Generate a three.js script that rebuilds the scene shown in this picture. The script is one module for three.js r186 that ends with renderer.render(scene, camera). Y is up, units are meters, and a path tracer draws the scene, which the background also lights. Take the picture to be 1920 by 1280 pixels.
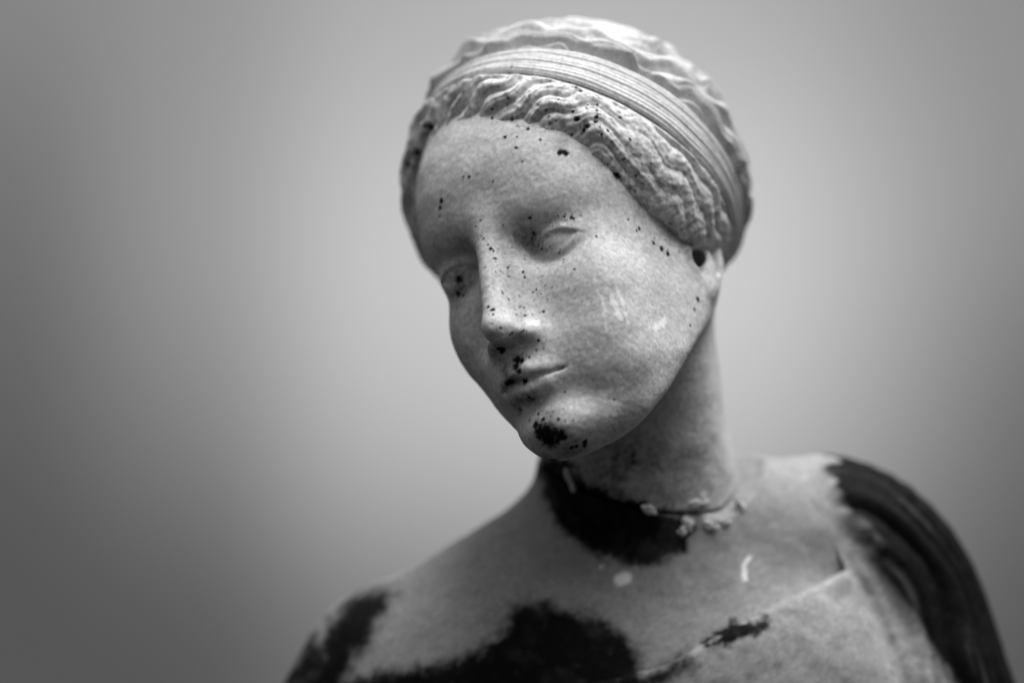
import * as THREE from 'three';

// ---------------------------------------------------------------- camera, sky, sun, exposure
const W = 1024, HGT = 682, TILT = 10 * Math.PI / 180, DIST = 2.5, PPM = 3400;
const scene = new THREE.Scene();
const camera = new THREE.PerspectiveCamera(2 * Math.atan(640 / PPM / DIST) * 180 / Math.PI, W / HGT, 0.1, 200);
const AIM = new THREE.Vector3(0, 2, 0);
const ZV = new THREE.Vector3(0, -Math.sin(TILT), Math.cos(TILT));
camera.position.copy(AIM).addScaledVector(ZV, DIST);
camera.lookAt(AIM);
camera.focus = 2.412;
camera.userData.fStop = camera.getFocalLength() / 1000 / 0.088;      // an iris 88 mm across
camera.updateMatrixWorld(true);

const renderer = new THREE.WebGLRenderer({ antialias: true });
renderer.setSize(W, HGT);
renderer.toneMapping = THREE.LinearToneMapping;
renderer.toneMappingExposure = 1.0;
renderer.shadowMap.enabled = true;

const sun = new THREE.DirectionalLight(0xffffff, 5.0);
sun.position.copy(AIM).add(new THREE.Vector3(0.95, 4.2, 0.75));
sun.target.position.copy(AIM);
sun.castShadow = true;
sun.shadow.radius = 90;
sun.shadow.mapSize.set(2048, 2048);
Object.assign(sun.shadow.camera, { left: -0.6, right: 0.6, top: 0.6, bottom: -0.6, near: 0.5, far: 12 });
scene.add(sun, sun.target);

// ---------------------------------------------------------------- noise
const P8 = new Uint8Array(512);
{ let s = 12345; const a = [...Array(256).keys()];
  for (let i = 255; i > 0; i--) { s = (s * 1664525 + 1013904223) >>> 0; const j = Math.floor(s / 4294967296 * (i + 1)); [a[i], a[j]] = [a[j], a[i]]; }
  for (let i = 0; i < 512; i++) P8[i] = a[i & 255]; }
const gr = (h, x, y, z) => { h &= 15; const u = h < 8 ? x : y, v = h < 4 ? y : h === 12 || h === 14 ? x : z; return ((h & 1) ? -u : u) + ((h & 2) ? -v : v); };
function noise(x, y, z) {
  const X0 = Math.floor(x), Y0 = Math.floor(y), Z0 = Math.floor(z), X = X0 & 255, Y = Y0 & 255, Z = Z0 & 255;
  x -= X0; y -= Y0; z -= Z0;
  const u = x * x * x * (x * (x * 6 - 15) + 10), v = y * y * y * (y * (y * 6 - 15) + 10), w = z * z * z * (z * (z * 6 - 15) + 10);
  const A = P8[X] + Y, AA = P8[A] + Z, AB = P8[A + 1] + Z, B = P8[X + 1] + Y, BA = P8[B] + Z, BB = P8[B + 1] + Z;
  const l = (t, a, b) => a + t * (b - a);
  return l(w, l(v, l(u, gr(P8[AA], x, y, z), gr(P8[BA], x - 1, y, z)), l(u, gr(P8[AB], x, y - 1, z), gr(P8[BB], x - 1, y - 1, z))),
    l(v, l(u, gr(P8[AA + 1], x, y, z - 1), gr(P8[BA + 1], x - 1, y, z - 1)), l(u, gr(P8[AB + 1], x, y - 1, z - 1), gr(P8[BB + 1], x - 1, y - 1, z - 1))));
}
const fbm = (x, y, z, o = 4) => { let s = 0, a = 0.5, n = 0; for (let i = 0; i < o; i++) { s += a * noise(x, y, z); n += a; x = x * 2.03 + 7.1; y = y * 2.03 + 3.3; z = z * 2.03 + 1.7; a *= 0.5; } return s / n; };
const hyp = (a, b, c = 0) => Math.sqrt(a * a + b * b + c * c);
const clamp = (x, a = 0, b = 1) => x < a ? a : x > b ? b : x;
const sstep = (a, b, x) => { const t = clamp((x - a) / (b - a)); return t * t * (3 - 2 * t); };
const mix = (a, b, t) => a + (b - a) * t;

// ---------------------------------------------------------------- the overcast sky: soft cloud all round
{
  const w = 2048, h = 1024, data = new Float32Array(w * h * 4);
  // the cloud cover where the camera looks: [azimuth, elevation in degrees, brightness], thick and thin places
  const g = (v) => Math.pow(v / 255, 2.2), cover = [];
  for (const [px, row] of [[0, [135, 118, 108, 98, 92, 80, 78]], [360, [146, 150, 152, 140, 120, 95, 84]], [720, [170, 190, 203, 196, 178, 140, 108]], [1080, [176, 200, 210, 205, 190, 150, 118]], [1420, [170, 200, 212, 205, 186, 150, 118]], [1680, [152, 167, 178, 168, 150, 120, 98]], [1910, [138, 140, 132, 106, 98, 90, 84]]])
    row.forEach((v, k) => cover.push([Math.atan((px - 960) / 8500) / Math.PI * 180, 10 + Math.atan((640 - [0, 240, 480, 700, 840, 1040, 1260][k]) / 8500) / Math.PI * 180, g(v)]));
  const sd = sun.position.clone().sub(AIM).normalize();
  for (let j = 0; j < h; j++) for (let i = 0; i < w; i++) {
    const u = (i + 0.5) / w, v = (j + 0.5) / h, el = (v - 0.5) * Math.PI, az = (u - 0.5) * 2 * Math.PI;
    const x = Math.cos(el) * Math.cos(az), y = Math.sin(el), z = Math.cos(el) * Math.sin(az);
    const a = Math.atan2(x, -z) * 180 / Math.PI, e = el * 180 / Math.PI, up = Math.max(y, 0);
    let L = mix(0.03, 0.13, sstep(-0.25, 0.05, y)) + 0.50 * up * up;              // overcast: three times brighter overhead than at the horizon
    L *= (1 + 0.5 * fbm(x * 5 + 3, y * 8, z * 5, 3)) * (0.3 + 1.6 * ((1 + x * sd.x + y * sd.y + z * sd.z) / 2) ** 2);
    if (Math.abs(a) < 25 && e > -15 && e < 35) {
      let sw = 0, sl = 0;
      for (const [ca, ce, l] of cover) { const q = Math.exp(-((a - ca) ** 2 + (e - ce) ** 2) / 1.7); sw += q; sl += q * l; }
      if (sw > 1e-12) L = mix(L, sl / sw, sstep(1e-8, 0.2, sw));
    }
    const k = (j * w + i) * 4;
    data[k] = data[k + 1] = data[k + 2] = Math.max(L, 0.03); data[k + 3] = 1;
  }
  const sky = new THREE.DataTexture(data, w, h, THREE.RGBAFormat, THREE.FloatType);
  sky.mapping = THREE.EquirectangularReflectionMapping; sky.magFilter = sky.minFilter = THREE.LinearFilter; sky.needsUpdate = true;
  scene.background = sky; scene.environment = sky;
}

// ---------------------------------------------------------------- frames
// statue frame: x to the statue's left, y up, z to its front, origin between the shoulders' height and the eyes; the head has a turned frame of its own
const toWorld = new THREE.Matrix4().makeRotationX(TILT).setPosition(AIM);
const rd = Math.PI / 180;
const Hm = new THREE.Matrix4().makeRotationZ(22.7 * rd).multiply(new THREE.Matrix4().makeRotationY(-29 * rd)).multiply(new THREE.Matrix4().makeRotationX(-12 * rd));
Hm.setPosition((1087 - 960) / PPM, (640 - 472) / PPM, 0);
const Hi = Hm.clone().invert();
const he = Hm.elements, hi = Hi.elements;
const V = (px, py, z = 0) => { const k = (DIST - z) / DIST / PPM; return [(px - 960) * k, (640 - py) * k, z]; };
const toHead = (p) => [hi[0] * p[0] + hi[4] * p[1] + hi[8] * p[2] + hi[12], hi[1] * p[0] + hi[5] * p[1] + hi[9] * p[2] + hi[13], hi[2] * p[0] + hi[6] * p[1] + hi[10] * p[2] + hi[14]];
const fromHead = (p) => [he[0] * p[0] + he[4] * p[1] + he[8] * p[2] + he[12], he[1] * p[0] + he[5] * p[1] + he[9] * p[2] + he[13], he[2] * p[0] + he[6] * p[1] + he[10] * p[2] + he[14]];

// ---------------------------------------------------------------- distance-field tools
const smin = (a, b, k) => { const h = Math.max(k - Math.abs(a - b), 0) / k; return Math.min(a, b) - h * h * h * k / 6; };
const smax = (a, b, k) => -smin(-a, -b, k);
const ell = (x, y, z, cx, cy, cz, a, b, c) => { x = (x - cx) / a; y = (y - cy) / b; z = (z - cz) / c; const k0 = Math.sqrt(x * x + y * y + z * z), X = x / a, Y = y / b, Z = z / c, k1 = Math.sqrt(X * X + Y * Y + Z * Z); return k1 < 1e-9 ? -Math.min(a, b, c) : k0 * (k0 - 1) / k1; };
function cap(x, y, z, a, b, ra, rb) {
  const bx = b[0] - a[0], by = b[1] - a[1], bz = b[2] - a[2], ax = x - a[0], ay = y - a[1], az = z - a[2];
  const t = clamp((ax * bx + ay * by + az * bz) / (bx * bx + by * by + bz * bz));
  const dx = ax - t * bx, dy = ay - t * by, dz = az - t * bz;
  return Math.sqrt(dx * dx + dy * dy + dz * dz) - mix(ra, rb, t);
}
function chain(x, y, z, pts) { let d = 1e9; for (let i = 0; i + 1 < pts.length; i++) d = Math.min(d, cap(x, y, z, pts[i], pts[i + 1], pts[i][3], pts[i + 1][3])); return d; }
function curve(tab) {                               // monotone cubic through rows [t, v...]
  const n = tab.length, m = tab[0].length - 1, sl = [];
  for (let c = 1; c <= m; c++) {
    const d = [], s = [];
    for (let i = 0; i < n - 1; i++) d.push((tab[i + 1][c] - tab[i][c]) / (tab[i + 1][0] - tab[i][0]));
    for (let i = 0; i < n; i++) s.push(i === 0 ? d[0] : i === n - 1 ? d[n - 2] : d[i - 1] * d[i] <= 0 ? 0 : 2 * d[i - 1] * d[i] / (d[i - 1] + d[i]));
    sl.push(s);
  }
  return (t, out) => {
    t = clamp(t, tab[0][0], tab[n - 1][0]);
    let i = 0; while (i < n - 2 && t > tab[i + 1][0]) i++;
    const h = tab[i + 1][0] - tab[i][0], u = (t - tab[i][0]) / h, u2 = u * u, u3 = u2 * u;
    const a = 2 * u3 - 3 * u2 + 1, b = (u3 - 2 * u2 + u) * h, c = -2 * u3 + 3 * u2, d = (u3 - u2) * h;
    for (let k = 0; k < m; k++) out[k] = a * tab[i][k + 1] + b * sl[k][i] + c * tab[i + 1][k + 1] + d * sl[k][i + 1];
    return out[0];
  };
}
// surface nets on a sparse grid, then a few Newton steps onto the field
function netMesh(f, lo, hi2, h) {
  const B = 4, BB = 4, nb = [0, 1, 2].map((k) => Math.ceil((hi2[k] - lo[k]) / (h * B * BB)) * BB), n = nb.map((v) => v * B + 1);
  const N = n[0] * n[1] * n[2], val = new Float32Array(N).fill(NaN), id = (i, j, k) => (k * n[1] + j) * n[0] + i;
  const active = [], far = (a, b, c, m) => Math.abs(f(lo[0] + (a + 0.5 * m) * B * h, lo[1] + (b + 0.5 * m) * B * h, lo[2] + (c + 0.5 * m) * B * h)) > h * B * m * 0.87 * 1.35;
  for (let C = 0; C < nb[2]; C += BB) for (let Q = 0; Q < nb[1]; Q += BB) for (let A = 0; A < nb[0]; A += BB) {
    if (far(A, Q, C, BB)) continue;
    for (let c = C; c < C + BB; c++) for (let b = Q; b < Q + BB; b++) for (let a = A; a < A + BB; a++) {
      if (far(a, b, c, 1)) continue;
      active.push([a, b, c]);
      for (let k = c * B; k <= c * B + B; k++) for (let j = b * B; j <= b * B + B; j++) for (let i = a * B; i <= a * B + B; i++) {
        const q = id(i, j, k);
        if (val[q] !== val[q]) val[q] = f(lo[0] + i * h, lo[1] + j * h, lo[2] + k * h);
      }
    }
  }
  const vid = new Int32Array(N).fill(-1), pos = [], idx = [];
  const E = [[0, 1], [2, 3], [4, 5], [6, 7], [0, 2], [1, 3], [4, 6], [5, 7], [0, 4], [1, 5], [2, 6], [3, 7]], cv = new Float64Array(8);
  for (const [a, b, c] of active) for (let k = c * B; k < c * B + B; k++) for (let j = b * B; j < b * B + B; j++) for (let i = a * B; i < a * B + B; i++) {
    let m = 0, ok = true;
    for (let q = 0; q < 8; q++) { const v = cv[q] = val[id(i + (q & 1), j + ((q >> 1) & 1), k + (q >> 2))]; if (v !== v) ok = false; if (v < 0) m |= 1 << q; }
    if (!ok || m === 0 || m === 255) continue;
    let x = 0, y = 0, z = 0, cnt = 0;
    for (const [p, q] of E) if ((cv[p] < 0) !== (cv[q] < 0)) {
      const t = cv[p] / (cv[p] - cv[q]);
      x += mix(p & 1, q & 1, t); y += mix((p >> 1) & 1, (q >> 1) & 1, t); z += mix(p >> 2, q >> 2, t); cnt++;
    }
    x = lo[0] + (i + x / cnt) * h; y = lo[1] + (j + y / cnt) * h; z = lo[2] + (k + z / cnt) * h;
    const e = h * 0.3;
    const d = f(x, y, z), gx = (f(x + e, y, z) - d) / e, gy = (f(x, y + e, z) - d) / e, gz = (f(x, y, z + e) - d) / e, g2 = Math.max(gx * gx + gy * gy + gz * gz, 0.2);
    const st = clamp(d / g2, -h * 0.5, h * 0.5);
    vid[id(i, j, k)] = pos.length / 3;
    pos.push(x - gx * st, y - gy * st, z - gz * st);
  }
  const quad = (a, b, c, d, flip) => { if (a < 0 || b < 0 || c < 0 || d < 0) return; flip ? idx.push(a, c, b, a, d, c) : idx.push(a, b, c, a, c, d); };
  for (const [a, b, c] of active) for (let k = c * B; k < c * B + B; k++) for (let j = b * B; j < b * B + B; j++) for (let i = a * B; i < a * B + B; i++) {
    const v0 = val[id(i, j, k)], s0 = v0 < 0;
    if (j > 0 && k > 0) { const s1 = val[id(i + 1, j, k)] < 0; if (s0 !== s1) quad(vid[id(i, j - 1, k - 1)], vid[id(i, j, k - 1)], vid[id(i, j, k)], vid[id(i, j - 1, k)], !s0); }
    if (i > 0 && k > 0) { const s1 = val[id(i, j + 1, k)] < 0; if (s0 !== s1) quad(vid[id(i - 1, j, k - 1)], vid[id(i - 1, j, k)], vid[id(i, j, k)], vid[id(i, j, k - 1)], !s0); }
    if (i > 0 && j > 0) { const s1 = val[id(i, j, k + 1)] < 0; if (s0 !== s1) quad(vid[id(i - 1, j - 1, k)], vid[id(i, j - 1, k)], vid[id(i, j, k)], vid[id(i - 1, j, k)], !s0); }
  }
  const g = new THREE.BufferGeometry();
  g.setAttribute('position', new THREE.BufferAttribute(new Float32Array(pos), 3));
  g.setIndex(idx);
  g.computeVertexNormals();
  return g;
}
function displace(g, fn) {                          // moves each vertex along its normal
  const p = g.attributes.position, n = g.attributes.normal;
  for (let i = 0; i < p.count; i++) { const d = fn(p.getX(i), p.getY(i), p.getZ(i), n.getX(i), n.getY(i), n.getZ(i)); p.setXYZ(i, p.getX(i) + d * n.getX(i), p.getY(i) + d * n.getY(i), p.getZ(i) + d * n.getZ(i)); }
  g.computeVertexNormals();
}
function paint(g, fn) {                             // stone colour per vertex (linear grey)
  const p = g.attributes.position, c = new Float32Array(p.count * 3);
  for (let i = 0; i < p.count; i++) { const v = clamp(fn(p.getX(i), p.getY(i), p.getZ(i), i), 0.003, 0.93); c[3 * i] = c[3 * i + 1] = c[3 * i + 2] = v; }
  g.setAttribute('color', new THREE.BufferAttribute(c, 3));
}

// ---------------------------------------------------------------- the head, in its own frame (origin mid-skull at eye height)
const rows = curve([                                // y: front z, half width, z of the widest place, shape exponent
  [-0.125, 0.082, 0.016, 0.030, 2.0], [-0.116, 0.0935, 0.030, 0.026, 2.0], [-0.104, 0.0985, 0.042, 0.022, 2.0], [-0.092, 0.0945, 0.0505, 0.020, 2.05], [-0.078, 0.0970, 0.0570, 0.018, 2.1],
  [-0.062, 0.0990, 0.0620, 0.016, 2.15], [-0.045, 0.0930, 0.0660, 0.016, 2.2], [-0.025, 0.0905, 0.0672, 0.016, 2.2], [0, 0.0915, 0.0685, 0.014, 2.3], [0.02, 0.0935, 0.0700, 0.010, 2.4],
  [0.04, 0.0915, 0.0690, 0.006, 2.35], [0.058, 0.0850, 0.0660, 0.004, 2.25], [0.075, 0.0730, 0.0600, 0, 2.15], [0.09, 0.0570, 0.0480, 0, 2.1], [0.105, 0.034, 0.030, 0, 2]]);
const rw = [0, 0, 0, 0], wide = curve([[-0.128, 0.034], [-0.120, 0.043], [-0.112, 0.0510], [-0.102, 0.0565], [-0.090, 0.0605], [-0.078, 0.0635], [-0.060, 0.0640], [-0.040, 0.0645], [-0.02, 0.0660], [0.1, 0.0660]]), ww = [0], lean = curve([[-0.125, 0.84], [-0.1, 0.85], [-0.075, 0.88], [-0.05, 0.88], [-0.02, 0.89], [0, 0.94], [0.025, 1], [0.1, 1]]);   // the left jaw is carved fuller than the right
const lipU = [[-0.0180, -0.0758, 0.0905, 0.0014], [-0.011, -0.0724, 0.0986, 0.0032], [-0.0045, -0.0710, 0.1014, 0.0036], [0, -0.0716, 0.1020, 0.0034], [0.0045, -0.0710, 0.1014, 0.0036], [0.012, -0.0724, 0.0984, 0.0032], [0.0210, -0.0756, 0.0900, 0.0014]];
const lipL = [[-0.0165, -0.0775, 0.0900, 0.0016], [-0.010, -0.0806, 0.0964, 0.0038], [0, -0.0815, 0.0990, 0.0045], [0.011, -0.0804, 0.0964, 0.0040], [0.0190, -0.0772, 0.0898, 0.0016]];
const lipM = [[-0.0165, -0.0766, 0.0975, 0.0001], [-0.010, -0.0763, 0.1028, 0.0005], [0, -0.0770, 0.1056, 0.0007], [0.010, -0.0762, 0.1028, 0.0005], [0.0170, -0.0762, 0.0982, 0.0003], [0.0225, -0.0756, 0.0934, 0.0007]];
function faceField(x, y, z) {
  rows(y, rw);
  let [zf, w, zw, n] = rw; const dz = z - zw;
  if (x > 0 && y < 0.01) w = smax(w, mix(0.05, wide(y, ww), sstep(0.01, -0.04, y)), 0.008);
  else if (x < 0) w *= lean(y, ww);
  const ax = Math.abs(x) / w, az = Math.abs(dz) / (dz > 0 ? zf - zw : 0.085), q = Math.pow(Math.pow(ax, n) + Math.pow(az, n), 1 / n) + 1e-9, r = hyp(x, dz);
  let d = (r - r / q) * 0.92;
  d = smax(d, y - 0.1, 0.03);
  const jf = ((-0.060 - (z - 0.008) * 0.64) - y) * 0.84, jn = ((-0.072 - (z - 0.008) * 0.80) - y) * 0.78;
  d = smax(d, smax(mix(jf, jn, sstep(-0.035, 0.03, x)), -0.121 - y, 0.012), 0.020);                // the underside of the jaw
  if (d > 0.05) return d;
  const s = Math.abs(x);
  d = smin(d, ell(s, y, z, x < 0 ? 0.028 : 0.034, -0.036, 0.062, 0.026, 0.028, 0.0225), 0.022);
  if (x > 0) d = smin(d, ell(x, y, z, 0.031, -0.068, 0.0665, 0.026, 0.034, 0.0205), 0.022);    // cheek
  d = smin(d, ell(x, y, z, 0.004, -0.1020, 0.0840, 0.0180, 0.0150, 0.0165), 0.018);  // chin
  d = smin(d, ell(x, y, z, 0, -0.070, 0.0835, 0.026, 0.0225, 0.0182), 0.012);      // muzzle
  // eye hollows under the brow
  const ey = x > 0 ? -0.0034 * sstep(0, 0.012, x) : 0;                            // the left eye sits a little lower
  d = smax(d, -ell(s, y, z, 0.0280, -0.0050 + ey, 0.1000, 0.0215, 0.0125, 0.0250), 0.014);
  d = smax(d, -ell(s, y, z, 0.0180, -0.0010 + ey, 0.0990, 0.0105, 0.0110, 0.0260), 0.008);
  // nose: broad base, ridge, tip, wings
  d = smin(d, cap(x, y, z, [0, 0.012, 0.0755], [0, -0.044, 0.0905], 0.0115, 0.0130), 0.020);
  d = smin(d, cap(x, y, z, [-0.0015, 0.016, 0.0875], [-0.0015, -0.043, 0.1105], 0.0056, 0.0062), 0.012);
  d = smin(d, ell(x, y, z, -0.001, -0.0465, 0.1085, 0.0072, 0.0068, 0.0090), 0.009);
  d = smin(d, ell(s, y, z, 0.0112, -0.0525, 0.0955, 0.0052, 0.0052, 0.0090), 0.010);
  d = smax(d, -ell(s, y, z, 0.0062, -0.0562, 0.1065, 0.0030, 0.0024, 0.0042), 0.003);
  d = smax(d, -cap(x, y, z, [0, -0.061, 0.1100], [0, -0.067, 0.1100], 0.0026, 0.0028), 0.004);
  // eyes: ball, upper lid, lower lid
  const e = ell(s, y, z, 0.0300, -0.0045 + ey, 0.0664, 0.0175, 0.0150, 0.0165);
  const xe = (s - 0.0300) / 0.0160, up = 0.0012 + ey - 0.0058 * xe * xe + 0.0012 * xe, lowr = -0.0108 + ey + 0.0062 * xe * xe + 0.0012 * xe;
  let lid = smax(ell(s, y, z, 0.0300, -0.0035 + ey, 0.0664, 0.0192, 0.0160, 0.0178), up - y, 0.0030);
  lid = Math.min(lid, smax(ell(s, y, z, 0.0300, -0.0045 + ey, 0.0660, 0.0188, 0.0157, 0.0173), y - lowr, 0.0034));
  d = smin(d, e, 0.004);
  d = smin(d, lid, 0.0050);
  // mouth
  d = smin(d, chain(x, y, z, lipU), 0.0070);
  d = smin(d, chain(x, y, z, lipL), 0.0080);
  d = smax(d, -chain(x, y, z, lipM), 0.0040);
  return d;
}
// hair volume and its regions
const HC = [0.002, 0.033, -0.008], HA = [0.0905, 0.0925, 0.1040];
const hairline = curve([[-180, -48], [-120, -42], [-95, -40], [-78, -30], [-62, -14], [-46, 10], [-30, 19.5], [-14, 21], [-2, 18.5], [12.5, 10], [29, -1], [36, -7], [46, -19], [63, -31], [80, -40.5], [110, -41], [130, -44], [180, -48]]);
const hl1 = [0];
function hairCoord(x, y, z) {                       // distance above the hairline and, across the band, 0 at its front edge and 1 at its rear edge
  const qx = x - HC[0], qy = y - HC[1], qz = z - HC[2], r = hyp(qx, qy, qz);
  const az = Math.atan2(qx, qz) / rd, el = Math.asin(clamp(qy / r, -1, 1)) / rd;
  const above = (el - hairline(az, hl1)) * rd * r * 0.85;
  const bl = 0.2654 * x + 0.745 * y - 0.612 * z - 0.0358, bu = 0.1129 * x + 0.7162 * y - 0.6887 * z - 0.0447;
  const w = Math.max(bl - bu, 0.006);
  return [above, bl, bu, az, el, r, bl / w];
}
const BN = [0.19, 0.735, -0.651], BE1 = [0.978, -0.06, 0.20], BE2 = [0.108, -0.676, -0.729];   // across the band and round it
const roundBand = (x, y, z) => Math.atan2((x - HC[0]) * BE2[0] + (y - HC[1]) * BE2[1] + (z - HC[2]) * BE2[2], (x - HC[0]) * BE1[0] + (y - HC[1]) * BE1[1] + (z - HC[2]) * BE1[2]);
function hairField(x, y, z) {
  let d = ell(x, y, z, ...HC, ...HA);
  if (d > 0.03 || d < -0.03) return d;
  const [above, , , az] = hairCoord(x, y, z);
  const thin = az > 0 ? mix(0.0130, 0.0015, sstep(30, 70, az)) : mix(0.0130, 0.0090, sstep(25, 50, -az));                  // lies close to the forehead, full over the temples
  d += thin * (1 - sstep(0.000, 0.036, above));
  return smax(d, 0.0005 - above, 0.010);
}
// the neck and the break through it, in the statue frame
const NB = V(1217, 896, -0.03);
const breakPlane = (x, y, z) => { const r = Math.max(0, x - 0.115), d = y - (NB[1] - 0.161 * (x - NB[0]) - 0.36 * (z - NB[2]) + 0.3 * r + 15 * r * r); return Math.abs(d) > 0.012 ? d : d - 0.0016 * fbm(x * 90, y * 90, z * 90, 3) - 0.004 * noise(x * 22 + 5, 0.5, z * 22); };
const nkA = [...V(1160, 560, -0.030)], nkB = [...V(1172, 720, -0.030)], nkC = [...V(1196, 890, -0.034)], nkD = [...V(1200, 1030, -0.045)];
function neckField(x, y, z) {
  let d = cap(x, y, z, nkA, nkB, 0.052, 0.0515);
  d = smin(d, cap(x, y, z, nkB, nkC, 0.0515, 0.0530), 0.01);
  d = smin(d, cap(x, y, z, nkC, nkD, 0.0530, 0.060), 0.01);
  return d;
}
const scm = [[1220, 440, 0.000, 0.0180], [1235, 590, 0.008, 0.0215], [1246, 690, 0.011, 0.0232], [1254, 800, -0.002, 0.0228], [1250, 940, -0.030, 0.0190]].map(([a, b, z, r]) => [...V(a, b, z), r]);
function earField(x, y, z) {                        // the lower ear below the hair, near side and far side alike
  const s = Math.abs(x);
  let d = ell(s, y, z, 0.0645, -0.0455, -0.0060, 0.0046, 0.0070, 0.0056);
  d = smin(d, chain(s, y, z, [[0.0650, -0.022, -0.0150, 0.0034], [0.0668, -0.034, -0.0120, 0.0032], [0.0650, -0.044, -0.0080, 0.0040]]), 0.004);
  d = smin(d, chain(s, y, z, [[0.0655, -0.020, -0.0285, 0.0032], [0.0675, -0.032, -0.0240, 0.0030], [0.0650, -0.045, -0.0120, 0.0036]]), 0.004);
  d = smin(d, cap(s, y, z, [0.0640, -0.024, 0.0080], [0.0645, -0.034, 0.0040], 0.0050, 0.0040), 0.008);
  return d;
}
function headField(x, y, z) {
  let d = faceField(x, y, z);
  const v = fromHead([x, y, z]);
  if (y < 0.035) {
  const blend = mix(0.010, 0.045, sstep(-0.108, -0.070, y));
  d = smin(d, smin(neckField(v[0], v[1], v[2]), chain(v[0], v[1], v[2], scm), 0.03), blend);
  }
  if (d > 0.03) return d;
  d = smin(d, ell(x, y, z, HC[0], HC[1], HC[2], HA[0] * 0.9, HA[1] * 0.9, HA[2] * 0.9), 0.01);
  if (y < 0.02 && y > -0.075 && Math.abs(x) > 0.04) d = smin(d, earField(x, y, z), 0.006);
  d = smax(d, -ell(Math.abs(x), y, z, 0.0680, -0.0275, -0.0020, 0.0120, 0.0105, 0.0050) - 0.0012 * noise(x * 150, y * 150, z * 150), 0.0030);
  d = smax(d, -cap(Math.abs(x), y, z, [0.0690, -0.0290, 0.0010], [0.0560, -0.0245, -0.0210], 0.0056, 0.0048), 0.0015);
  d = smax(d, -cap(Math.abs(x), y, z, [0.0700, -0.018, -0.0215], [0.0690, -0.036, -0.0165], 0.0034, 0.0026), 0.002);   // the hollow of the ear
  return smax(d, 0.0009 - breakPlane(v[0], v[1], v[2]), 0.0025);
}

const poly = (pts) => pts.map(([x, y]) => { const v = V(x, y, -0.02); return [v[0], v[1]]; });
function inside(P, x, y) {                          // signed distance to an outline, negative inside
  let d = 1e9, s = 1;
  for (let i = 0, j = P.length - 1; i < P.length; j = i++) {
    const [ax, ay] = P[i], [bx, by] = P[j], ex = bx - ax, ey = by - ay, wx = x - ax, wy = y - ay, t = clamp((wx * ex + wy * ey) / (ex * ex + ey * ey));
    d = Math.min(d, hyp(wx - ex * t, wy - ey * t));
    if ((ay > y) !== (by > y) && x < (bx - ax) * (y - ay) / (by - ay) + ax) s = -s;
  }
  return s * d;
}
// ---------------------------------------------------------------- the bust, in the statue frame
const nbase = V(1200, 985, -0.050), shL = V(726, 1256, -0.060), armL = V(530, 1560, -0.055);
const ribs = V(1190, 1520, -0.040), pecL = V(960, 1330, -0.020), pecR = V(1420, 1330, -0.020);
// the line of the draped shoulder and arm, from the neck outwards and down
const armCurve = new THREE.CatmullRomCurve3([[1320, 1005, -0.055], [1450, 1024, -0.058], [1560, 1054, -0.060], [1648, 1116, -0.058], [1700, 1240, -0.055], [1740, 1380, -0.052], [1765, 1520, -0.05]].map((q) => new THREE.Vector3(...V(...q))));
const armPts = armCurve.getPoints(24).map((p, i) => [p.x, p.y, p.z, mix(0.040, 0.043, i / 24)]);
const armOut = armPts.map((p, i) => { const t = armCurve.getTangent(i / 24); const l = hyp(t.x, t.y); return [-t.y / l, t.x / l]; });
function armCoord(x, y, z) {                        // [distance along 0..1, angle: 0 on the ridge of the shoulder, 90 at its front, distance from the line]
  let best = 1e9, at = 0, tt = 0;
  for (let i = 0; i < 24; i++) {
    const a = armPts[i], b = armPts[i + 1], bx = b[0] - a[0], by = b[1] - a[1], bz = b[2] - a[2], ax = x - a[0], ay = y - a[1], az = z - a[2];
    const t = clamp((ax * bx + ay * by + az * bz) / (bx * bx + by * by + bz * bz)), d = (ax - t * bx) ** 2 + (ay - t * by) ** 2 + (az - t * bz) ** 2;
    if (d < best) { best = d; at = i; tt = t; }
  }
  const a = armPts[at], b = armPts[at + 1], vx = x - mix(a[0], b[0], tt), vy = y - mix(a[1], b[1], tt), vz = z - mix(a[2], b[2], tt);
  const nx = mix(armOut[at][0], armOut[at + 1][0], tt), ny = mix(armOut[at][1], armOut[at + 1][1], tt);
  return [(at + tt) / 24, Math.atan2(vz, vx * nx + vy * ny) / rd, Math.sqrt(best)];
}
const trapA = V(1350, 1012, -0.046), trapB = V(1530, 1024, -0.056);
function torsoField(x, y, z) {
  let d = ell(x, y, z, ribs[0], ribs[1], ribs[2], 0.185, 0.165, 0.085);
  d = smin(d, cap(x, y, z, nbase, shL, 0.047, 0.040), 0.03);
  d = smin(d, chain(x, y, z, armPts), 0.03);
  d = smin(d, cap(x, y, z, shL, armL, 0.044, 0.046), 0.03);
  d = smin(d, ell(x, y, z, pecL[0], pecL[1], pecL[2], 0.085, 0.070, 0.050), 0.03);
  d = smin(d, ell(x, y, z, pecR[0], pecR[1], pecR[2], 0.085, 0.070, 0.050), 0.03);
  d = smin(d, cap(x, y, z, trapA, trapB, 0.040, 0.040), 0.05);
  d = smin(d, neckField(x, y, z), 0.035);
  return d;
}
const bottomY = V(960, 1480)[1];
function bustField(x, y, z) {
  let d = torsoField(x, y, z);
  d = smax(d, breakPlane(x, y, z) + 0.0009, 0.003);
  return smax(d, bottomY - y, 0.006);
}
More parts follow.
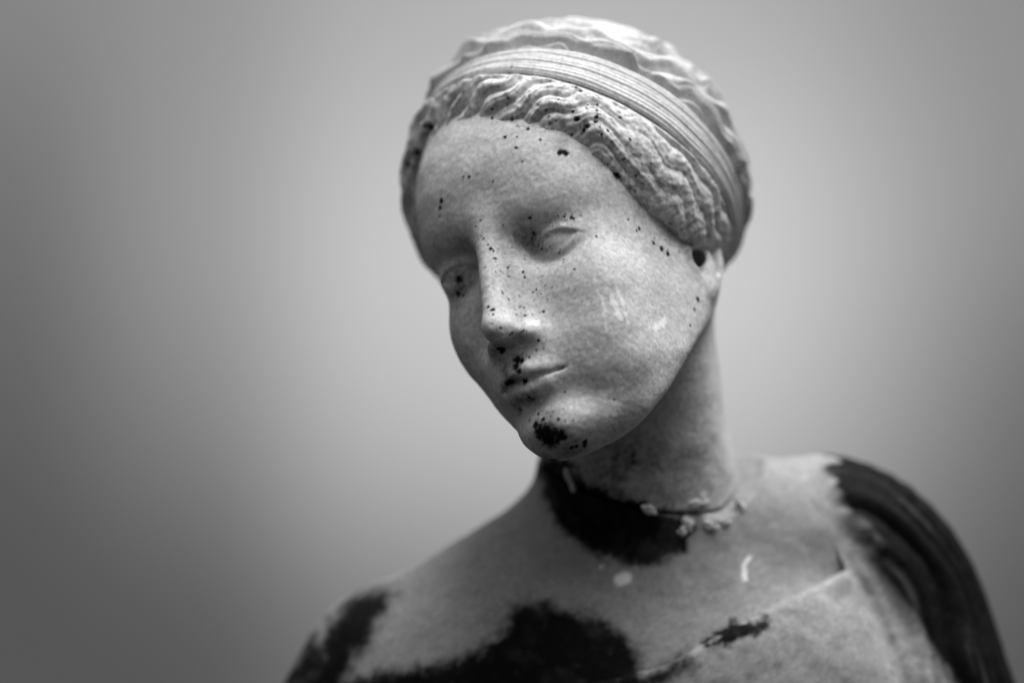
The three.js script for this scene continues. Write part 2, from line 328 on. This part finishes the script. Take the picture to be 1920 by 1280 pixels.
// the garment: a sheet over the chest whose edge runs down from the left shoulder, gathered in folds over the arm
const garment = poly([[1450, 700], [1456, 850], [1482, 895], [1518, 955], [1554, 1015], [1580, 1066], [1540, 1086], [1400, 1147], [1240, 1234], [1000, 1294], [760, 1332], [300, 1400], [300, 1700], [2200, 1700], [2200, 700]]);
const lapel = curve([[-0.25, V(1725, 0)[0]], [V(0, 1280)[1], V(1692, 0)[0]], [V(0, 1130)[1], V(1632, 0)[0]], [V(0, 1000)[1], V(1556, 0)[0]], [V(0, 900)[1], V(1476, 0)[0]], [V(0, 840)[1], V(1420, 0)[0]]]), o1 = [0], lowS = V(0, 1090)[1], highS = V(0, 1000)[1];
function foldShape(u, ang) {                        // ridges that run along the arm, uneven in width and height
  const a = ang + 8 * Math.sin(u * 4 + 0.6) + 10 * noise(u * 5, ang * 0.03, 2.2), h = 0.7 + 0.6 * noise(u * 4, ang * 0.05, 7.7);
  const q = Math.abs(Math.sin(a * rd * 5.1 + 0.9)), q2 = Math.abs(Math.sin(a * rd * 11.3 + 0.4 + u));
  return 0.0066 * h * (Math.pow(q, 0.75) - 0.62) + 0.0024 * (q2 - 0.62);
}
function garmentField(x, y, z) {
  const d0 = torsoField(x, y, z);
  if (d0 > 0.04 || d0 < -0.03) return Math.abs(d0) - 0.015;
  const sd = inside(garment, x, y);
  let T = mix(0.0045, 0.0075, sstep(0.05, 0.14, x)) + 0.0012 * fbm(x * 45, y * 45, z * 45, 3);
  if (x > 0.12) {
    const s = x - lapel(y, o1);                      // sideways from the first deep fold
    if (s > -0.02) {
      const [u, ang] = armCoord(x, y, z);
      const high = sstep(lowS, highS, y);
      T = mix(T, 0.0004 + 0.005 * sstep(0.008, 0.04, s), high);
      T = mix(T, 0.0105 + foldShape(u, ang), sstep(0.006, 0.026, s) * sstep(0.20, 0.46, u)) - 0.0022 * Math.exp(-((s / 0.0045) ** 2)) * (1 - 0.6 * high);
    }
  }
  let e = (d0 - T) * 0.75;
  e = smax(e, -(d0 + 0.006), 0.002);
  e = smax(e, sd * 0.9, 0.005);
  return smax(e, bottomY + 0.003 - y, 0.004);
}

// ---------------------------------------------------------------- marble
const marble = new THREE.MeshPhysicalMaterial({ color: 0xffffff, vertexColors: true, roughness: 0.72, specularIntensity: 0.15 });
// where a line of sight meets a field (used to set down the flecks and stains on the stone)
function onHead(px, py) {
  let best = null;
  const o = [0, 0, DIST], t0 = V(px, py, 0), dx = t0[0], dy = t0[1], dz = -DIST, l = hyp(dx, dy, dz);
  let t = DIST - 0.16;
  for (let i = 0; i < 160 && t < DIST + 0.2; i++) {
    const p = toHead([o[0] + dx / l * t, o[1] + dy / l * t, o[2] + dz / l * t]);
    const d = Math.min(headField(...p), hairField(...p));
    if (d < 0.0003) { best = p; break; }
    t += Math.max(d * 0.6, 0.0004);
  }
  return best;
}
const flecks = [];
const fleck = (px, py, r, k = 1) => { const p = onHead(px, py); if (p) flecks.push([...p, r / PPM, k]); };
for (const [x, y, r] of [[1160, 225, 16], [1455, 210, 9], [1515, 215, 12], [1535, 225, 10], [1405, 205, 7], [1380, 210, 6], [1285, 205, 5], [735, 240, 8], [695, 295, 8], [760, 400, 9], [745, 380, 8], [930, 285, 8],
  [1190, 355, 16], [1250, 385, 6], [1175, 400, 8], [1170, 455, 9], [1260, 490, 12], [1230, 455, 6], [1330, 465, 6], [1415, 490, 9], [1410, 520, 7], [1445, 575, 9], [1450, 600, 8], [1730, 380, 9], [1540, 660, 9],
  [825, 485, 13], [800, 450, 8], [845, 500, 8], [865, 570, 9], [870, 600, 6], [880, 625, 5], [970, 645, 10], [985, 630, 6], [980, 725, 7], [1100, 685, 9], [1115, 725, 10], [865, 680, 5], [850, 780, 4],
  [1290, 795, 6], [1215, 835, 8], [1185, 855, 7], [1255, 870, 7], [1105, 880, 7], [980, 915, 7], [1070, 890, 6], [1195, 920, 6], [800, 985, 12], [850, 1005, 14], [830, 1010, 12], [845, 1045, 9],
  [1045, 1045, 9], [1080, 1030, 7], [1115, 1055, 8], [1280, 1025, 10], [1245, 1030, 6], [1650, 775, 6], [1605, 940, 5], [1665, 1015, 5], [1105, 1185, 12], [1080, 1195, 10], [1130, 1190, 8], [1010, 1210, 12], [990, 1225, 8], [910, 1165, 10],
  [550, 745, 30], [540, 875, 22], [585, 885, 12], [330, 695, 22], [345, 715, 22], [395, 60, 12], [398, 90, 14], [392, 125, 10], [385, 205, 10]]) fleck(740 + x / 4.571, 360 + y / 4.571, r / 4.571);
for (const [x, y, r] of [[725, 335, 11], [705, 405, 10], [765, 395, 10], [785, 330, 6], [575, 395, 6], [560, 490, 28], [545, 540, 30], [590, 500, 22], [570, 580, 20], [530, 490, 16], [615, 660, 25], [505, 665, 26], [470, 680, 22], [935, 745, 9], [740, 485, 5],
  [790, 1085, 78], [820, 1130, 55], [740, 1060, 45], [700, 1010, 25], [895, 1085, 35], [920, 1110, 25], [880, 1060, 15], [945, 1110, 14], [720, 920, 10], [820, 940, 8], [760, 965, 14], [700, 985, 12], [1100, 1150, 20], [1095, 1180, 18], [1030, 1185, 16], [990, 1195, 18], [1420, 1225, 10], [1330, 805, 9],
  [430, 405, 26], [405, 400, 16], [650, 795, 16], [675, 810, 14], [570, 890, 14]]) fleck(840 + x / 4.267, 560 + y / 4.267, r / 4.267);
for (const [x, y, r] of [[540, 535, 8], [615, 470, 7], [665, 530, 5], [835, 558, 10], [810, 495, 7], [965, 540, 14], [780, 645, 6], [665, 632, 5], [605, 632, 8], [660, 685, 7], [945, 505, 7], [1015, 575, 14], [985, 400, 10], [1010, 385, 9], [960, 385, 8], [1050, 405, 7],
  [400, 405, 14], [230, 580, 20], [215, 575, 14], [170, 710, 30], [120, 775, 18], [130, 770, 14], [1165, 825, 16], [1260, 825, 6], [1230, 645, 8], [640, 280, 7], [575, 340, 8], [890, 243, 6], [870, 445, 5], [905, 440, 4], [950, 430, 5], [1000, 438, 5], [285, 950, 12], [280, 985, 12],
  [690, 755, 4], [395, 830, 6], [425, 830, 8], [545, 852, 5], [1068, 470, 6], [1066, 500, 8], [1062, 530, 9], [1060, 555, 10], [1280, 1090, 10], [1265, 1100, 8], [1225, 1043, 7], [1350, 1160, 10], [1420, 1210, 12], [1390, 1190, 12], [890, 705, 16], [910, 712, 14], [880, 715, 10],
  [540, 490, 8], [625, 435, 9], [640, 545, 10], [720, 590, 8], [1090, 620, 8], [1140, 655, 7], [1200, 740, 7], [1120, 600, 7], [1000, 600, 8], [940, 620, 8]]) fleck(720 + x / 2.667, 20 + y / 2.667, r / 2.667);
for (const [x, y, r] of [[1187, 853, 4], [1188, 866, 4], [1310, 562, 5], [1303, 580, 3], [1295, 610, 3]]) fleck(x, y, r);
const pale = [];                                    // bruised, whiter marks: [point, point, half width]
const bruise = (x0, y0, x1, y1, w, k) => { const a = onHead(x0, y0), b = onHead(x1, y1); if (a && b) pale.push([a, b, w / PPM, k]); };
bruise(1146, 556, 1162, 594, 6, 0.7); bruise(1158, 540, 1168, 570, 4, 0.6); bruise(1130, 560, 1138, 620, 3.5, 0.5); bruise(1228, 614, 1246, 600, 7.5, 0.7); bruise(1140, 776, 1160, 760, 8, 0.6); bruise(1150, 755, 1154, 775, 6, 0.5); bruise(1172, 585, 1178, 606, 4, 0.5); bruise(1120, 545, 1128, 560, 3, 0.4);
bruise(928, 636, 948, 630, 4, 0.9); bruise(920, 612, 928, 618, 4, 0.7); bruise(938, 618, 946, 624, 3, 0.8); bruise(985, 600, 1005, 606, 8, 0.35); bruise(918, 398, 940, 379, 1.4, 0.7); bruise(1052, 419, 1060, 421, 3, 0.7); bruise(1065, 791, 1085, 788, 3, 0.5);
bruise(1100, 640, 1122, 658, 2, 0.5); bruise(1160, 700, 1175, 720, 2, 0.4); bruise(1180, 650, 1184, 690, 2, 0.3);
const grimeShade = [];                                   // sooty smears round mouth, chin and eyes; shade painted on neck, in eye hollow
for (const [px, py, r, k] of [[1020, 800, 42, 0.6], [992, 748, 26, 0.6], [950, 715, 26, 0.7], [968, 690, 24, 0.6], [970, 655, 22, 0.4], [860, 520, 34, 0.55], [860, 555, 26, 0.5], [985, 440, 34, 0.45], [1010, 465, 26, 0.4], [1070, 845, 30, 0.6], [930, 660, 24, 0.5], [965, 760, 22, 0.5], [940, 425, 26, 0.25], [1120, 200, 20, 0.3], [1050, 270, 18, 0.3], [1250, 440, 20, 0.4], [1200, 395, 20, 0.35], [780, 300, 26, 0.5], [770, 350, 20, 0.5], [795, 260, 20, 0.4], [1295, 470, 22, 0.5], [1120, 890, 70, 0.5], [1200, 890, 80, 0.4], [1280, 910, 70, 0.3], [1190, 840, 60, 0.35]]) { const p = onHead(px, py); if (p) grimeShade.push([...p, r / PPM, k]); }
// fine soot specks round the eyes, the nose and along the hairline
{ let q = 77; const rnd = () => (q = (q * 1664525 + 1013904223) >>> 0) / 4294967296;
  for (const [cx, cy, rx, ry, n] of [[1000, 450, 70, 40, 24], [935, 500, 40, 50, 12], [985, 590, 45, 40, 12], [975, 670, 40, 40, 12], [1030, 790, 60, 40, 16], [1060, 220, 170, 60, 40], [1180, 330, 90, 70, 20], [1260, 440, 60, 40, 22], [1060, 410, 60, 16, 12], [850, 520, 30, 40, 12], [920, 610, 22, 30, 8], [1020, 520, 90, 60, 8]])
    for (let i = 0; i < n; i++) { const a = rnd() * 6.283, r = Math.sqrt(rnd()) * (0.4 + 0.6 * rnd()); fleck(cx + rx * r * Math.cos(a), cy + ry * r * Math.sin(a), 1.3 + 2.4 * rnd() * rnd() * rnd(), 0.35 + 0.6 * rnd()); } }
// a lookup so that only near marks are tried
const cell = 0.006, bins = new Map();
const put = (k, v) => { const b = bins.get(k); b ? b.push(v) : bins.set(k, [v]); };
const key = (a, b, c) => a + b * 1000 + c * 1000000;
flecks.forEach((f, n) => { const R = f[3] * 2 + 0.001; for (let a = Math.floor((f[0] - R) / cell); a <= Math.floor((f[0] + R) / cell); a++) for (let b = Math.floor((f[1] - R) / cell); b <= Math.floor((f[1] + R) / cell); b++) for (let c = Math.floor((f[2] - R) / cell); c <= Math.floor((f[2] + R) / cell); c++) put(key(a, b, c), n); });
function stoneTone(x, y, z) {                       // crystalline grain and cloudy veining
  const g1 = noise(x * 640, y * 640, z * 640), g2 = fbm(x * 300, y * 300, z * 300, 2), g3 = fbm(x * 60, y * 60, z * 60, 3);
  return 0.60 * (1 + 0.28 * g1 + 0.24 * g2 + 0.15 * g3);
}
function headTone(x, y, z, rough) {
  let t = stoneTone(x, y, z);
  if (rough > 0) {                                  // weathered, pitted stone of the front hair
    const p = fbm(x * 260 + 9, y * 260, z * 260, 3);
    t *= 1 + rough * (1.25 * p + 0.12);
    t = mix(t, 0.06, rough * sstep(0.36, 0.46, fbm(x * 420 + 3, y * 420, z * 420, 2) + 0.12 * noise(x * 90, y * 90, z * 90)));
  }
  for (const [a, b, w, k] of pale) {
    const bx = b[0] - a[0], by = b[1] - a[1], bz = b[2] - a[2], q = clamp(((x - a[0]) * bx + (y - a[1]) * by + (z - a[2]) * bz) / (bx * bx + by * by + bz * bz));
    const d = hyp(x - a[0] - q * bx, y - a[1] - q * by, z - a[2] - q * bz) / w;
    if (d < 2) t = mix(t, 0.9, Math.min(1, k * 1.5) * sstep(1.2, 0.5, d + 0.9 * noise(x * 500, y * 500, z * 500)));
  }
  for (const [a, b, c, r, k] of grimeShade) {
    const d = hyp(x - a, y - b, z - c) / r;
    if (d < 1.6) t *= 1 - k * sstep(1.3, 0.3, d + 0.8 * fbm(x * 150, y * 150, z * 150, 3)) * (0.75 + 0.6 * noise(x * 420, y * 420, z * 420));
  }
  const near = bins.get(key(Math.floor(x / cell), Math.floor(y / cell), Math.floor(z / cell)));
  if (near) for (const n of near) {
    const f = flecks[n], d = hyp(x - f[0], y - f[1], z - f[2]) / (f[3] * 1.15), j = noise(x * 1100, y * 1100, z * 1100) * 0.5 + fbm(x * 420, y * 420, z * 420, 2) * 0.6;
    t = mix(t, 0.006, f[4] * sstep(1.4, 0.6, d + j));
  }
  return t;
}

// ---------------------------------------------------------------- assembling
const baseP = new THREE.Vector3(...V(1190, 1480, -0.04)).applyMatrix4(toWorld);
const statue = new THREE.Group();
statue.name = 'marble_statue';
statue.position.copy(baseP);
statue.userData = { label: 'weathered marble statue of a draped woman with bound hair and black stains', category: 'statue' };
scene.add(statue);
const back = new THREE.Matrix4().makeTranslation(-baseP.x, -baseP.y, -baseP.z).multiply(toWorld);
function part(name, g, fromHeadFrame, parent = statue) {
  g.applyMatrix4(fromHeadFrame ? back.clone().multiply(Hm) : back);
  const m = new THREE.Mesh(g, marble);
  m.name = name; m.castShadow = m.receiveShadow = true;
  parent.add(m);
  return m;
}
// dark crust on the shoulders and chest, by outline on the front of the bust (statue frame)
const crust = [
  [[[1016, 852], [1060, 862], [1100, 900], [1160, 925], [1215, 948], [1275, 960], [1300, 985], [1275, 1025], [1225, 1050], [1150, 1045], [1085, 1020], [1045, 980], [1022, 930], [1012, 890]], 0.0025],
  [[[965, 1128], [1010, 1122], [1080, 1140], [1150, 1165], [1185, 1200], [1200, 1250], [1230, 1242], [1280, 1215], [1290, 1235], [1250, 1260], [1150, 1300], [1150, 1500], [480, 1500], [640, 1280], [700, 1262], [790, 1245], [880, 1220], [940, 1180]], 0.004],
  [[[735, 1112], [700, 1180], [660, 1245], [640, 1300], [500, 1300], [590, 1190], [600, 1230], [610, 1180], [650, 1130], [700, 1108]], 0.005],
  [[[1310, 1196], [1345, 1172], [1395, 1152], [1432, 1146], [1428, 1168], [1395, 1182], [1375, 1192], [1330, 1205]], 0.0015],
].map(([p, r]) => [poly(p), r]);
const marks = [[[1158, 1082], [1174, 1078], 12], [[1404, 1042], [1392, 1058], 4], [[1392, 1058], [1394, 1082], 5], [[1125, 1058], [1127, 1060], 4]].map(([a, b, w]) => [V(...a, -0.01), V(...b, -0.01), w / PPM]);
function neckStain(v, t) {
  const [x, y, z] = v, n = fbm(x * 120, y * 120, z * 120, 4), n2 = noise(x * 400, y * 400, z * 400);
  if (z > -0.075) for (const [P, r] of crust) { const d = inside(P, x, y) + 0.007 * n + 0.0022 * n2; t = mix(t, 0.004 + 0.006 * clamp(n2) + 0.022 * sstep(0.05, 0.45, fbm(x * 40 + 2, y * 40, z * 40, 3)), sstep(1.5 * r, -r, d) * (1 - 0.06 * sstep(0.15, 0.45, fbm(x * 160 + 8, y * 160, z * 160, 4)))); }
  if (z > -0.06) for (const [a, b, w] of marks) {
    const bx = b[0] - a[0], by = b[1] - a[1], q = clamp(((x - a[0]) * bx + (y - a[1]) * by) / (bx * bx + by * by));
    t = mix(t, 0.88, sstep(1.1, 0.6, hyp(x - a[0] - q * bx, y - a[1] - q * by) / w + 0.5 * n));
  }
  return t;
}
const FINE = 0.00074;
const headG = netMesh(headField, [-0.1, -0.19, -0.13], [0.11, 0.125, 0.125], FINE);
displace(headG, (x, y, z) => 0.00022 * fbm(x * 300, y * 300, z * 300, 3) + 0.0006 * fbm(x * 55, y * 55, z * 55, 2));
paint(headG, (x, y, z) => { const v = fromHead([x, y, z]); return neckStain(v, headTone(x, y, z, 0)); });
const head = part('head', headG, true);

const hairG = netMesh(hairField, [-0.1, -0.075, -0.12], [0.105, 0.14, 0.11], FINE);
const lobe = (ph) => Math.pow(Math.abs(Math.sin(ph)), 0.8);                        // rounded locks with narrow grooves
function hairRelief(x, y, z) {
  const [above, bl, bu, az] = hairCoord(x, y, z), ar = roundBand(x, y, z) * 0.1;   // metres round the band
  const wav = noise(x * 30, y * 30, z * 30), wav2 = noise(x * 70 + 3, y * 70, z * 70);
  if (bl < 0) {                                     // front locks combed from the brow to the ears
    const side = sstep(36, 54, az), ar1 = ar + 0.0653;
    const ph = (bl * mix(0.9, 1, side) + ar1 * mix(-0.55, 0.12, side)) * Math.PI / mix(0.0098, 0.0115, side) + 0.55 * Math.sin(ar * 190 + bl * 120) + 1.1 * wav + 0.3 * wav2;
    const worn = mix(1, 0.6, sstep(8, 30, az) * (1 - sstep(52, 75, az))) * (0.6 + 0.4 * sstep(-0.2, 0.2, noise(x * 40 + 4, y * 40, z * 40)));
    const edge = sstep(0.0005, 0.0045, -bl), rise = sstep(0.000, 0.008, above);
    const rag = fbm(x * 220, y * 220, z * 220, 2);
    return edge * rise * (0.0036 * worn * (1 - 0.5 * side * sstep(0.004, 0.012, -bl)) * (1 + 1.1 * sstep(-15, -50, az)) * (lobe(ph) - 0.62) + mix(0.00045, 0.0002, side) * lobe(ph * 2.7 + 1.5 * wav2) + 0.0008 * rag) - 0.0024 * (1 - edge);
  }
  if (bu < 0) return -0.0030;                       // under the band
  const ph = bu * Math.PI / 0.0135 + 0.95 * Math.sin(ar * 120 + bu * 60 + 2.5 * wav) + 1.9 * wav + 0.6 * wav2;
  const h = 0.8 + 0.9 * noise(x * 45 + 9, y * 45, z * 45);
  const fine = 0.0010 * lobe(ph * 2.6 + wav2) + 0.0016 * noise(x * 60, y * 60 + 7, z * 60);
  const edge = sstep(0.0005, 0.005, bu);
  return edge * (0.0095 * h * (lobe(ph) - 0.50) + fine + 0.0014) - 0.0030 * (1 - edge);
}
displace(hairG, hairRelief);
paint(hairG, (x, y, z) => headTone(x, y, z, hairCoord(x, y, z)[1] < -0.002 ? 0.55 * sstep(-0.05, -0.015, -Math.abs(x - 0.03) * 0.6) + 0.25 : 0));
const hair = part('hair', hairG, true, head);

// the ribbon round the hair: a raised strip with cords
function bandField(x, y, z) {
  const d = ell(x, y, z, ...HC, ...HA);
  if (d > 0.02 || d < -0.02) return Math.abs(d) - 0.002;
  const [above, bl, bu] = hairCoord(x, y, z);
  const t = bl / Math.max(bl - bu, 0.006);
  const cord = 0.0009 * (lobe(t * Math.PI * 3 + 0.06 * Math.sin(roundBand(x, y, z) * 9)) - 0.6) + 0.0003 * Math.cos(t * 56 + 2 * noise(x * 40, y * 40, z * 40));
  let e = smax(d - 0.0002 - cord - 0.0008 * t, -(d + 0.004), 0.001);
  e = smax(e, smax(-bl, bu, 0.001), 0.0016);
  return smax(e, -0.02 - above, 0.002);
}
const bandG = netMesh(bandField, [-0.1, -0.09, -0.125], [0.11, 0.142, 0.11], FINE);
paint(bandG, (x, y, z) => headTone(x, y, z, 0));
part('hair_band', bandG, true, head);

const BUST = 0.51;                                  // darker than the head: shade on the bust put into its colour
const bustG = netMesh(bustField, [-0.2, -0.27, -0.2], [0.32, -0.03, 0.09], 0.0016);
displace(bustG, (x, y, z) => 0.0008 * fbm(x * 60, y * 60, z * 60, 3));
paint(bustG, (x, y, z) => neckStain([x, y, z], stoneTone(x, y, z) * BUST));
const bust = part('bust', bustG, false);
const robeG = netMesh(garmentField, [-0.2, -0.27, -0.18], [0.34, -0.02, 0.09], 0.0015);
displace(robeG, (x, y, z) => 0.0007 * fbm(x * 70, y * 70, z * 70, 3));
paint(robeG, (x, y, z) => {
  let t = stoneTone(x, y, z) * BUST * (1 + 0.35 * fbm(x * 130, y * 130, z * 130, 3));
  if (x > 0.12) {
    const s = x - lapel(y, o1), [u, ang] = armCoord(x, y, z), n = fbm(u * 7, ang * 0.05, 3.3, 4), n2 = noise(x * 300, y * 300, z * 300), streak = fbm(u * 7 + 5, ang * 0.24, 1.1, 4);
    const dark = sstep(-0.2, 0.25, (s - 0.018 - 0.010 * sstep(0.5, 0.9, u)) / 0.03 + 0.7 * n - 3 * sstep(0.29 + 0.18 * n, 0.10 + 0.14 * n, u)) ;
    const worn = sstep(0.0012, 0.0030, foldShape(u, ang)) * sstep(-0.2, 0.25, streak);   // ridges rubbed paler
    t = mix(t, 0.004 + 0.006 * clamp(n2), clamp(dark) * (1 - 0.16 * worn));
  }
  return neckStain([x, y, z], t);
});
part('drapery', robeG, false);

// crumbs of old mortar in the break of the neck
const lump = (() => {
  const g = new THREE.IcosahedronGeometry(1, 6), p = g.attributes.position;
  for (let i = 0; i < p.count; i++) { const x = p.getX(i), y = p.getY(i), z = p.getZ(i), k = 1 + 0.75 * fbm(x * 1.5 + 2, y * 1.5, z * 1.5, 3); p.setXYZ(i, x * k, y * k, z * k); }
  g.computeVertexNormals();
  return g;
})();
const limewash = new THREE.MeshStandardMaterial({ color: new THREE.Color().setRGB(0.6, 0.6, 0.6), roughness: 0.9 });
function onBust(px, py) {
  const e = V(px, py, 0), l = hyp(e[0], e[1], DIST);
  for (let t = DIST - 0.12; t < DIST + 0.2; t += 0.0005) { const p = [e[0] / l * t, e[1] / l * t, DIST - DIST / l * t]; if (neckField(...p) < 0 || torsoField(...p) < 0) return p; }
  return null;
}
for (const [px, py, a, b, turn] of [[1066, 893, 4, 10, 0.4], [1074, 914, 3, 7, 0.3], [1300, 946, 16, 5, 0.25], [1318, 938, 7, 10, 0], [1286, 982, 9, 9, 0.5], [1278, 996, 6, 6, 0], [1325, 984, 14, 6, -0.1], [1355, 980, 10, 5, 0.3], [1217, 955, 9, 5, -0.4], [1388, 948, 5, 10, 0.5]]) {
  const p = onBust(px, py);
  if (!p) continue;
  const m = new THREE.Mesh(lump, limewash);
  m.name = 'mortar'; m.castShadow = m.receiveShadow = true;
  m.matrixAutoUpdate = true;
  m.position.set(...p).applyMatrix4(back);
  m.rotation.set(TILT, 0, turn); m.scale.set(a * 1.6 / PPM, b * 1.6 / PPM, 0.0016);
  bust.add(m);
}

renderer.render(scene, camera);
